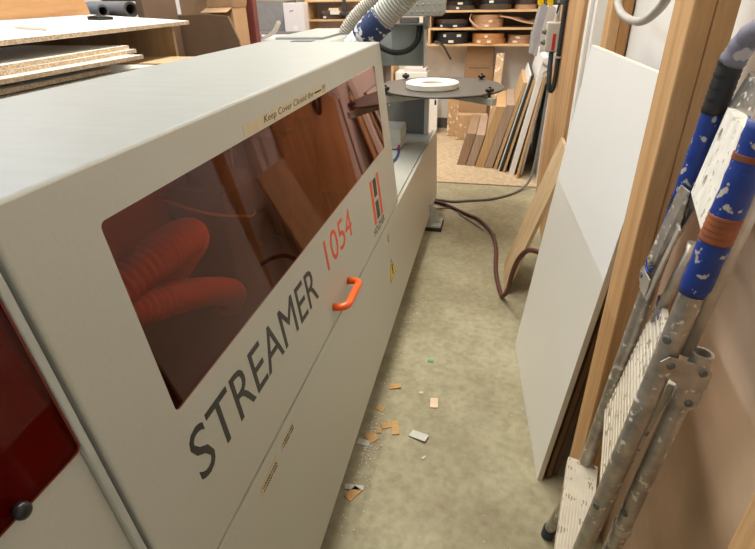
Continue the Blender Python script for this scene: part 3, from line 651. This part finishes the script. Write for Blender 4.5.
# ------------------------------------------------------------------ scraps on the floor
def scrap(x, y, l, w, rot, m_, label, th=.003, tilt=0):
    b = new(); c, s = math.cos(rot), math.sin(rot); u = V((c,s,0))*l; v = V((-s,c,0))*w
    obox(b, V((x,y,.0012))-u/2-v/2, u, v, V((0,0,th)), .0004)
    if tilt:
        for q_ in b.verts: q_.co.z += tilt*max(0, (q_.co-V((x,y,0))).dot(u.normalized())+l/2)
    tag(obj('offcut', b, m_), label, 'offcut', 'offcuts on the floor beside the machine')
scrap(-.349,1.782,.055,.030,.3,M['chipw'],'brown veneer offcut lying farthest from the viewer in the scatter',tilt=.1)
scrap(-.386,1.63,.036,.028,-.4,M['chipw'],'small brown offcut close to the machine, above the crossed pair')
scrap(-.340,1.540,.040,.036,.5,M['chipw'],'squarish brown offcut lying left in the crossed pair')
scrap(-.300,1.532,.030,.075,.25,M['chipw'],'long brown veneer offcut lying right in the crossed pair',tilt=.1)
scrap(-.160,1.712,.034,.060,.1,M['chippale'],'pale tan oblong offcut lying alone, rightmost of the scatter',tilt=.06)
scrap(-.197,1.506,.075,.038,-.35,M['chipgrey'],'pale grey curved offcut alone in the middle of the aisle',tilt=.12)
scrap(-.225,1.765,.018,.014,.4,M['chippale'],'tiny pale tan chip between the two larger offcuts')
scrap(-.385,1.462,.040,.05,.9,M['chipw'],'brown offcut near the machine edge beside the grey-white one')
scrap(-.410,1.430,.05,.030,-.15,M['chipgrey'],'grey-white offcut tucked at the machine edge by the sawdust')
scrap(-.362,1.505,.020,.030,.2,M['chipw'],'narrow brown chip beside the crossed pair, machine side')
scrap(-.392,1.215,.070,.022,.1,M['chipgrey'],'white strip offcut lying nearest the viewer at the machine edge')
scrap(-.390,1.188,.034,.060,-.5,M['chipw'],'brown offcut crossing the white strip at the machine edge')
scrap(-.162,1.402,.010,.020,-.6,M['chipgrey'],'tiny white chip nearest the middle of the aisle')
scrap(-.214,2.0,.030,.018,.1,M['green'],'small green scrap on the aisle floor')
scrap(.045,3.56,.03,.03,.4,M['dark'],'small dark washer-like scrap beside the red hose')
b = new()
for k in range(260):
    x = -.405+abs(random.gauss(0,.04)); y = random.choice((random.gauss(1.42,.10), random.uniform(1.0,2.6))); s = random.uniform(.002,.0075); a = random.uniform(0,3)
    u = V((math.cos(a),math.sin(a),0))*s; v = V((-u.y,u.x,0))*.7; obox(b, V((x,y,.0005)), u, v, V((0,0,s*.4)))
tag(obj('sawdust', b, M['dust']), 'pale sawdust crumbs strewn along the foot of the machine', 'sawdust', kind='stuff')

# ------------------------------------------------------------------ boards stacked on edge at the back right
def lean(name, x, y, top_dx, h, th, length, mats, label, cat='board', bev=.001, grp='boards leaning on edge at the back right', dy=0):
    """board on edge whose end faces the aisle"""
    b = new(); w = V((top_dx, dy, h)); 
    obox(b, V((x,y,.003)), V((th,0,0)), V((0,length,0)), w, bev)
    o = obj(name, b, mats); return tag(o, label, cat, grp)
M['brownply'] = wood('walnut_board', (.36,.24,.16), (.28,.18,.11), 'z', .6, 5)
M['greyboard'] = wood('grey_oak_board', (.44,.33,.25), (.36,.26,.19), 'z', .6, 5)
M['tanboard'] = wood('tan_board', (.58,.38,.20), (.50,.31,.15), 'z', .6, 5)
lean('leaning_board', -0.372, 5.25, 0.0845, 0.325, 0.09, 0.9, M['brownply'], 'short brown board on edge, leftmost of the leaning row')
lean('leaning_board', -0.276, 5.23, 0.0827, 0.318, 0.085, 0.9, M['greyboard'], 'short grey-brown wrapped board, second from left in the leaning row')
lean('leaning_board', -0.183, 5.2, 0.159, 0.6, 0.088, 0.9, M['tanboard'], 'tall tan board standing third from left in the leaning row')
lean('leaning_board', -0.09, 5.18, 0.16, 0.62, 0.078, 0.9, M['greyboard'], 'tall grey-brown board, fourth from left in the leaning row')
lean('leaning_board', 0.002, 5.15, 0.1992, 0.83, 0.03, 0.9, M['tanboard'], 'thin tall tan board left of the black one')
lean('leaning_board', 0.05, 5.12, 0.2025, 0.9, 0.01, 0.9, M['melamine'], 'thin white-edged board against the black one, left side')
lean('leaning_board', 0.063, 5.09, 0.2007, 0.9, 0.02, 0.9, M['dark'], 'tall thin black board in the leaning row')
lean('leaning_board', 0.094, 5.07, 0.1832, 0.86, 0.022, 0.9, M['tanboard'], 'thin tan board right of the black one')
lean('leaning_board', 0.155, 5, 0.1802, 1.06, 0.048, 1, M['melamine'], 'thick white board, tallest in the leaning row')
lean('leaning_board', 0.225, 4.9, 0.138, 0.92, 0.018, 1, M['tanboard'], 'thin tan board, rightmost in the leaning row')
lean('leaning_board', 0.262, 5.02, 0.1235, 0.95, 0.018, 1.2, M['melamine'], 'white board hidden last in the row, against the right wall')
# wrapped bundle leaning behind
b = new(); obox(b, V((-.11,6.22,.003)), V((.09,0,0)), V((0,.06,0)), V((.03,.30,.94)), .004); tag(obj('wrapped_bundle', b, M['wrap']), 'narrow plastic-wrapped bundle leaning behind the tall tan board', 'bundle')
# cardboard at the back wall
cb = thing('cardboard_carton', (-.27,6.68,0), 'tall flat cardboard carton standing at the back wall', 'carton')
b = new(); box(b, -.44, -.10, 6.60, 6.74, .003, .80, .006); box(b, -.43, -.11, 6.605, 6.735, .80, 1.0, .006); obj('carton_body', b, M['card'], cb)
b = new()
for k in range(11): box(b, -.385+.022*k, -.370+.022*k, 6.5985, 6.6, .765, .781)
obj('print', b, M['hardboard'], cb)
b = new(); box(b, -.60, -.20, 6.42, 6.56, .003, .47, .008); tag(obj('cardboard_carton', b, M['wrap']), 'shiny plastic-wrapped carton standing on the floor at the back wall', 'carton')
b = new(); box(b, -.48, -.12, 6.26, 6.38, .003, .30, .008); tag(obj('cardboard_carton', b, M['wrap']), 'low plastic-wrapped carton in front of the taller wrapped one', 'carton')
b = new(); box(b, -.47, -.14, 6.405, 6.417, .003, .50, .004); tag(obj('cardboard_sheet', b, M['cardl']), 'brown cardboard sheet propped against the wrapped carton', 'cardboard')
b = new(); box(b, -.855, -.735, 6.5, 6.56, .003, .56, .004); tag(obj('white_post', b, M['melamine']), 'white upright board seen under the round machine table', 'board')
b = new(); box(b, -1.25, -.865, 6.45, 6.7, .003, .735, .006); tag(obj('white_cabinet', b, M['melamine']), 'white cabinet by the back wall behind the round table', 'cabinet')
b = new(); box(b, -1.15, -.88, 6.48, 6.68, .736, .775, .004); tag(obj('white_tray', b, M['lilac']), 'pale low tray on the white cabinet behind the round table', 'tray')
# ------------------------------------------------------------------ shelf wall with edging coils
sh = thing('wall_shelf', (-.2,6.66,1.04), 'wooden wall shelf on the back wall holding coils of edging', 'shelf')
ZS = (1.04, 1.208, 1.386, 1.60)
for z_ in ZS:
    b = new(); box(b, -.845 if z_ != 1.04 else -.955, .40, 6.48, YB, z_-.022, z_, .002); obj('shelf_board', b, M['shelfwood'], sh)
b = new(); box(b, -.872, -.845, 6.48, YB, 1.04, 1.60, .002); obj('upright', b, M['shelfwood'], sh)
b = new(); box(b, -.84, .40, 6.845, YB, 1.04, 1.60); obj('back_panel', b, M['hardboard'], sh)
def coil(x, z, ro, ri, h, m_, label, y=6.66, grp='edging coils on the back shelf', tags=0):
    b = new(); n = 5; pr = [(ri,0)]
    for k in range(n): pr += [(ro-.004, h*k/n+.0005), (ro, h*(k+.3)/n), (ro, h*(k+.7)/n), (ro-.004, h*(k+1)/n-.0005)]
    pr += [(ri,h),(ri,0)]; lathe(b, (x,y,z), pr, 48)
    c = obj('edging_coil', b, m_); tag(c, label, 'edging coil', grp)
    for k in range(tags):
        a = -1.57 + (k-.5*(tags-1))*(.4+.3*random.random()) + random.uniform(-.4,.4); d = V((math.cos(a), math.sin(a), 0)); s = V((-d.y,d.x,0))
        b = new(); obox(b, V((x,y,z+h*.25))+d*(ro+.0005)-s*.022, s*random.uniform(.03,.055), V((0,0,h*.45)), d*.001); obj('paper_tag', b, M['tag'], c)
    return c
coil(-.605,1.040,.19,.10,.060,M['coilblack'],'black coil with tags, bottom of the pair on the lowest shelf',tags=2)
coil(-.605,1.101,.188,.10,.058,M['coilblack'],'black coil on top of the tagged black coil, lowest shelf',tags=2)
coil(-.185,1.040,.192,.10,.055,M['coilorange'],'orange-brown coil, bottom of the stack on the lowest shelf',tags=2)
coil(-.195,1.096,.185,.10,.050,M['coilorange'],'orange-brown coil, second up in the stack on the lowest shelf',tags=1)
coil(.155,1.040,.130,.07,.045,M['coiltan'],'small tan coil, bottom right on the lowest shelf',tags=1)
coil(.155,1.086,.128,.07,.040,M['coiltan'],'small tan coil on top of the other small tan coil',tags=1)
coil(-.615,1.208,.188,.10,.045,M['coilblack'],'black coil, lower one on the middle shelf',tags=2)
coil(-.615,1.254,.186,.10,.040,M['coilbrown'],'blackish coil, upper one on the middle shelf')
coil(-.215,1.208,.180,.10,.045,M['coiltan'],'tan coil, bottom of the stack on the middle shelf',tags=1)
coil(-.215,1.254,.178,.10,.040,M['coiltan'],'tan coil, second up in the stack on the middle shelf',tags=1)
coil(-.225,1.295,.172,.10,.042,M['coiltan'],'pale tan coil on top of the stack on the middle shelf')
coil(-.53,1.386,.17,.10,.045,M['coilbrown'],'dark coil at the left end of the top shelf',tags=1)
coil(-.54,1.432,.16,.09,.045,M['coilblack'],'black coil on the dark coil at the left of the top shelf',tags=1)
coil(-.14,1.386,.18,.10,.055,M['coilbrown'],'wide dark brown coil in the middle of the top shelf')
coil(-.14,1.442,.17,.10,.050,M['coilblack'],'black coil on the wide dark brown coil, top shelf',tags=1)
coil(.19,1.386,.12,.06,.045,M['coiltan'],'brown coil at the right end of the top shelf')
coil(.19,1.432,.11,.06,.045,M['coilbrown'],'dark coil on the brown coil at the right end of the top shelf')
for k in range(3):
    b = new(); pts = [(-.08+.06*k,6.50,1.318-.012*k),(.03+.05*k,6.48,1.30-.004*k),(.16+.03*k,6.49,1.262-.002*k),(.30,6.52,1.235+.016*k)]
    P = spline(pts, 8)
    for a, c in zip(P, P[1:]): obox(b, a+V((0,.08*k,0)), c-a, V((0,.07,0)), V((0,0,.014)))
    tag(obj('edging_strip', b, M['coiltan']), ['tan edging strip bowed across the middle shelf, lowest of three','tan edging strip bowed across the middle shelf, second of three','tan edging strip bowed across the middle shelf, topmost of three'][k], 'edging strip', 'loose strips on the middle shelf')
b = new(); P = spline([(-.80,6.48,1.065),(-.74,6.46,1.05),(-.69,6.45,1.01),(-.645,6.45,.94),(-.60,6.45,.87)], 8)
for a, c in zip(P, P[1:]): obox(b, a, c-a, V((0,.03,0)), V((.014,0,.014)))
tag(obj('edging_strip', b, M['coilblack']), 'black edging strip end dangling below the lowest shelf', 'edging strip')
b = new(); P = spline([(-.40,6.47,1.34),(-.41,6.465,1.29),(-.36,6.46,1.24),(-.28,6.46,1.19)], 8)
for a, c in zip(P, P[1:]): obox(b, a, c-a, V((0,.02,0)), V((.012,0,.014)))
tag(obj('edging_strip', b, M['coiltan']), 'tan edging strip end curling over the middle shelf edge', 'edging strip')
b = new(); obox(b, V((-.94,6.55,1.04)), V((.05,0,0)), V((0,.2,0)), V((-.01,0,.22)), .003); obox(b, V((-.945,6.53,1.05)), V((.012,0,0)), V((0,.24,0)), V((.05,0,.20)), .002); tag(obj('paper_roll', b, M['paper']), 'pale papers leaning at the left end of the lowest shelf', 'paper')
# ------------------------------------------------------------------ left background, beyond the machine
cab = thing('storage_bench', (-2.1,2.0,0), 'white-topped open plywood bench behind the machine', 'bench')
b = new(); obox(b, V((-2.46,.4,1.500)), V((.76,0,-.045)), V((0,2.43,0)), V((0,0,.018)), .001, 2, (1,0,1,1,1,1)); obj('top', b, [M['melamine'], M['chip']], cab)
b = new(); box(b, -2.42, -1.745, 2.72, 2.742, 0, 1.455, .001); obj('end_panel', b, M['plyl'], cab)
b = new(); box(b, -2.44, -2.42, .45, 2.74, 0, 1.455, .001); obj('back_panel', b, M['card'], cab)
b = new(); box(b, -2.42, -1.72, .472, 2.719, 1.27, 1.29, .001); obj('shelf', b, M['ply'], cab)
b = new(); box(b, -2.42, -1.745, .45, .472, 0, 1.455, .001); obj('end_panel', b, M['plyl'], cab)
b = new(); obox(b, V((-2.32,.6,1.5115)), V((.02,0,0)), V((0,2.215,0)), V((-.12,.03,.48)), .001); tag(obj('plywood_sheet', b, M['plyy']), 'orange-brown plywood panel standing on the white bench top', 'panel')
b = new(); obox(b, V((-1.97,1.95,1.4898)), V((.15,0,-.0089)), V((0,.40,0)), V((0,0,.012)), .002); tag(obj('white_strip', b, M['melamine']), 'narrow white board lying on the bench top', 'board')
tl_ = thing('scraper', (-1.95,2.46,1.489), 'small black-handled scraper lying on the white bench top', 'tool')
b = new(); tube(b, [(-2.0,2.42,1.506),(-1.96,2.46,1.507),(-1.92,2.50,1.502)], .012, 12, rf=lambda s,i: (.008,.013,.007)[i]); obj('tool_handle', b, M['black'], tl_)
b = new(); obox(b, V((-1.92,2.50,1.492)), V((.06,.07,-.003)), V((.015,-.012,0)), V((0,0,.003))); obj('blade', b, M['aluplain'], tl_)
# stack of white chipboard pieces on the inner shelf
zz = 1.291; spec = [(-2.28,-1.66,.9,2.34,.018),(-2.26,-1.62,.8,2.02,.016),(-2.30,-1.67,1.0,2.24,.016),(-2.24,-1.63,.7,2.22,.016),(-2.28,-1.66,1.1,2.27,.016),(-2.22,-1.64,.9,2.24,.016)]
labs = ['longest white chipboard piece at the bottom of the bench stack','white chipboard piece second from the bottom, short at its far end','white chipboard piece third from the bottom of the bench stack','white chipboard piece third from the top of the bench stack','white chipboard piece second from the top of the bench stack','white chipboard piece lying topmost on the bench stack']
for k, (x0,x1,y0,y1,h) in enumerate(spec):
    b = new(); a = (k%3-1)*.035; c, s = math.cos(a), math.sin(a); o_ = V((x0,y0,zz)); obox(b, o_, V((c,s,0))*(x1-x0), V((-s,c,0))*(y1-y0), V((0,0,h)), .0006)
    for f in b.faces: f.material_index = 0 if abs(f.normal.z) > .7 else 1
    tag(obj('chipboard_piece', b, [M['melamine'], M['chip']]), labs[k], 'board', 'white chipboard pieces stacked in the bench')
    zz += h+.0005+(.008 if k == 0 else 0)
for k in range(2):
    b = new(); box(b, -2.2, -1.70, (1.2,1.95)[k], (1.25,2.0)[k], 1.3098, 1.3168)
    tag(obj('spacer_stick', b, M['tanboard']), ['wooden spacer stick under the upper chipboard pieces, near end','wooden spacer stick under the upper chipboard pieces, far end'][k], 'stick', 'spacer sticks in the bench stack')
b = new(); box(b, -2.3, -1.60, 2.37, 2.66, 1.2915, 1.309, .001); tag(obj('plywood_piece', b, M['plyl']), 'pale plywood piece beside the stack at the bench end panel', 'board')
# grey tubes
for k, (x, z, r_) in enumerate(((-2.83,1.505,.042),(-2.60,1.513,.050),(-2.46,1.60,.038))):
    b = new(); ax = V((.80,-.55,0)); ln = .9; lathe(b, V((x,3.6,z))-ax.normalized()*ln, [(r_*.68,0),(r_,0),(r_,ln),(r_*.68,ln),(r_*.68,0)], 32, ax)
    tag(obj('cardboard_tube', b, [M['tube'],M['tubein'],M['tube']][k]), ['grey tube end, leftmost beside the plywood panel','dark grey tube, middle of the three behind the bench','pale tube, rightmost of the three behind the bench'][k], 'tube', 'tubes behind the bench')
b = new(); box(b, -3.7, -2.47, 3.3, 3.88, 0, 1.44, .01); tag(obj('tube_rack', b, M['hardboard']), 'dark rack carrying the grey tubes behind the bench', 'rack')
b = new(); box(b, -2.45, -2.40, 3.45, 3.86, 0, 1.9, .004); tag(obj('brown_board', b, M['hardboard']), 'upright brown board right of the grey tubes', 'board')
# cardboard boxes
def carton(x0,x1,y0,y1,z0,z1,label,m_,flaps=True):
    r = thing('cardboard_box', ((x0+x1)/2,(y0+y1)/2,z0), label, 'box', 'cardboard boxes behind the machine')
    b = new(); box(b, x0,x1,y0,y1,z0,z1,.004); obj('box_body', b, m_, r)
    if flaps:
        b = new(); obox(b, V((x0,y0,z1)), V((x1-x0,0,0)), V((0,-.004,0)), V((0,-.10,-.03)), .0005); obj('flap', b, m_, r)
        b = new(); obox(b, V((x1,y0,z1)), V((0,y1-y0,0)), V((.004,0,0)), V((.012,0,.05)), .0005); obj('flap', b, m_, r)
    return r
c1 = carton(-2.95,-2.40,4.35,4.8,0,1.44,'large brown cardboard box with a white label, left',M['card'],False)
b = new(); box(b, -2.62, -2.46, 4.345, 4.349, 1.36, 1.435); obj('white_label', b, M['paper'], c1)
carton(-2.68,-2.41,4.36,4.7,1.441,1.80,'brown cardboard box stacked on the labelled box',M['card'])
carton(-2.38,-2.15,4.25,4.5,0,1.50,'open brown cardboard box beside the red post',M['cardl'])
carton(-2.375,-2.155,4.26,4.5,1.502,1.82,'brown cardboard box stacked beside the red post',M['card'])
b = new(); P = [(-2.42,3.9,.0),(-1.88,3.9,.0),(-1.955,3.9,1.29),(-2.02,3.9,1.452),(-2.22,3.9,1.468),(-2.43,3.9,1.462)]; prism(b, P, (0,.02,0), .002); tag(obj('dark_sheet', b, M['hardboard']), 'dark brown sheet standing behind the machine lid', 'board')
b = new(); box(b, -2.20, -2.115, 4.56, 4.645, 0, ZC-.001, .006); tag(obj('red_post', b, M['redpost']), 'dark red steel post behind the machine', 'post')
# white curved offcuts and reel right of the post
b = new(); lathe(b, (-2.12,5.0,1.53), [(.10,0),(.19,0),(.20,.008),(.20,.016),(.10,.02),(.10,0)], 40); hr = obj('white_reel', b, M['lilac']); tag(hr, 'white round reel hanging right of the red post', 'reel')
b = new(); tube(b, [(-2.12,5.0,1.545),(-2.12,5.0,2.2),(-2.12,5.0,ZC-.001)], .006, 8); cyl(b, (-2.12,5.0,1.53), .1, .012, 24); obj('hanger', b, M['dark'], hr)
b = new(); P = spline([(-2.30,4.95,1.20),(-2.20,4.95,1.225),(-2.12,4.95,1.27),(-2.07,4.95,1.345)], 8)
for a, c in zip(P, P[1:]): obox(b, a, c-a, V((0,.08,0)), V((-.006,0,.024)))
tag(obj('white_strip', b, M['coilwhite']), 'curved white strip on the pale bench right of the red post', 'strip')
b = new(); box(b, -2.75, -2.06, 4.90, 5.8, 0, 1.195, .004); tag(obj('pale_bench', b, M['lilac']), 'pale bench right of the red post', 'bench')
b = new(); tube(b, [(-2.38,4.93,1.24),(-2.33,4.93,1.28),(-2.27,4.93,1.29),(-2.24,4.93,1.25),(-2.27,4.93,1.21),(-2.34,4.93,1.20),(-2.38,4.93,1.24)], .010, 8, sp=6); tag(obj('wire_ring', b, M['conduit']), 'small pale ring of wire left of the red post', 'ring')
wb = thing('white_box', (-2.42,6.35,1.19), 'white cardboard box standing upright left of the wooden shelf', 'box')
b = new(); box(b, -2.545,-2.295,6.3,6.45,1.19,1.49,.004); obj('box_body', b, M['lilac'], wb)
b = new(); box(b, -2.47,-2.45,6.297,6.299,1.40,1.412); box(b, -2.445,-2.425,6.297,6.299,1.405,1.417); obj('print', b, M['cable'], wb)
b = new(); box(b, -2.44,-2.39,6.2975,6.2995,1.20,1.25); obj('tape', b, M['paper'], wb)
b = new(); box(b, -3.2,-2.36,6.25,6.8,0,1.188,.004); tag(obj('grey_cupboard', b, mat('grey_cupboard_paint', (.22,.20,.19), .6)), 'grey cupboard under the white upright box', 'cupboard')
b = new(); box(b, -3.2,-2.57,6.45,6.8,1.1885,1.95,.004); tag(obj('wall_toning_panel', b, mat('wall_toning_grey', (.27,.25,.235), .6)), 'grey panel added to darken the back wall left of the white upright box', 'toning panel')  # added panel: tones down the back wall, which the lamps make too bright
s2 = thing('shelving_unit', (-1.85,6.66,0), 'open wooden shelving unit behind the grey hose', 'shelf')
for x_ in (-2.345, -1.31):
    b = new(); box(b, x_, x_+.028, 6.48, YB, 0, 2.0, .002); obj('upright', b, M['shelfwood'], s2)
for z_ in (.95, 1.305, 1.508):
    b = new(); box(b, -2.317, -1.31, 6.5, YB, z_-.02, z_, .002); obj('shelf_board', b, M['shelfwood'], s2)
b = new(); box(b, -2.317, -1.31, 6.845, YB, 0, 2.0); obj('back_panel', b, M['lilac'], s2)
coil(-2.07,1.305,.155,.09,.05,M['coilbrown'],'dark grey coil with a pale tag on the wooden shelving unit',6.68,'things on the shelving unit',1)
for k, (x0,x1,y0,z0,z1,m_) in enumerate(((-2.16,-2.06,6.55,1.356,1.40,'coilbrown'),(-2.05,-1.93,6.52,1.356,1.395,'tag'),(-2.07,-1.95,6.53,1.396,1.425,'chippale'),(-1.93,-1.83,6.56,1.356,1.38,'coilorange'))):
    b = new(); box(b, x0,x1,y0,y0+.15,z0,z1,.004); tag(obj('small_packet', b, M[m_]), ['dark brown packet on the grey coil','cream packet on the grey coil, lower of two','pale packet lying on the cream packet','orange-brown packet right of the cream ones'][k], 'packet', 'small packets on the shelving unit')
cl = thing('bar_clamp', (-1.78,6.2,1.19), 'black bar clamp standing behind the grey hose', 'clamp')
b = new(); box(b, -1.80,-1.765,6.2,6.22,1.37,2.0,.002); box(b, -1.84,-1.56,6.19,6.23,1.36,1.39,.004); prism(b, [(-1.74,6.2,1.36),(-1.60,6.2,1.36),(-1.64,6.2,1.26),(-1.70,6.2,1.26)], (0,.02,0), .002); obj('bar', b, M['dark'], cl)
b = new(); cyl(b, (-1.66,6.21,1.20), .03, .06, 16, (0,0,1), .005); obj('clamp_grip', b, M['orangered'], cl)
b = new(); box(b, -1.95,-1.4,6.0,6.4,0,1.198,.004); tag(obj('grey_cabinet', b, M['grey2']), 'grey cabinet carrying the black bar clamp', 'cabinet')

# ------------------------------------------------------------------ light: fluorescent battens on the ceiling, and an added front fill
def lamp(name, loc, sx_, sy_, power, col):
    l = bpy.data.lights.new(name, 'AREA'); l.shape = 'RECTANGLE'; l.size = sx_; l.size_y = sy_; l.energy = power; l.color = col
    o = bpy.data.objects.new(name, l); COL.objects.link(o); o.location = loc; return o
lamp('lamp_over_machine', (-.96, 2.6, ZC-.06), .12, 3.6, 102, (1, .97, .85))
lamp('lamp_left', (-5.32, 2.4, ZC-.06), .06, 6.5, 128, (.68, .82, 1))
lamp('lamp_back', (-1.25, 5.4, ZC-.06), .3, 1.8, 62, (1, .91, .80))
lamp('fill_front', (-2.0, .1, ZC-.06), .3, 1.4, 14, (1, .95, .84))  # added fill without a fixture, brightens the fibreboard behind the ladder
w = bpy.data.worlds.new('world'); S.world = w; w.use_nodes = True
w.node_tree.nodes['Background'].inputs[0].default_value = (.9,.92,1,1); w.node_tree.nodes['Background'].inputs[1].default_value = .3
S.view_settings.view_transform = 'Standard'; S.view_settings.look = 'None'; S.view_settings.gamma = 1
S.view_settings.exposure = .66; S.view_settings.use_curve_mapping = False
S.cycles.max_bounces = 8; S.cycles.transparent_max_bounces = 12
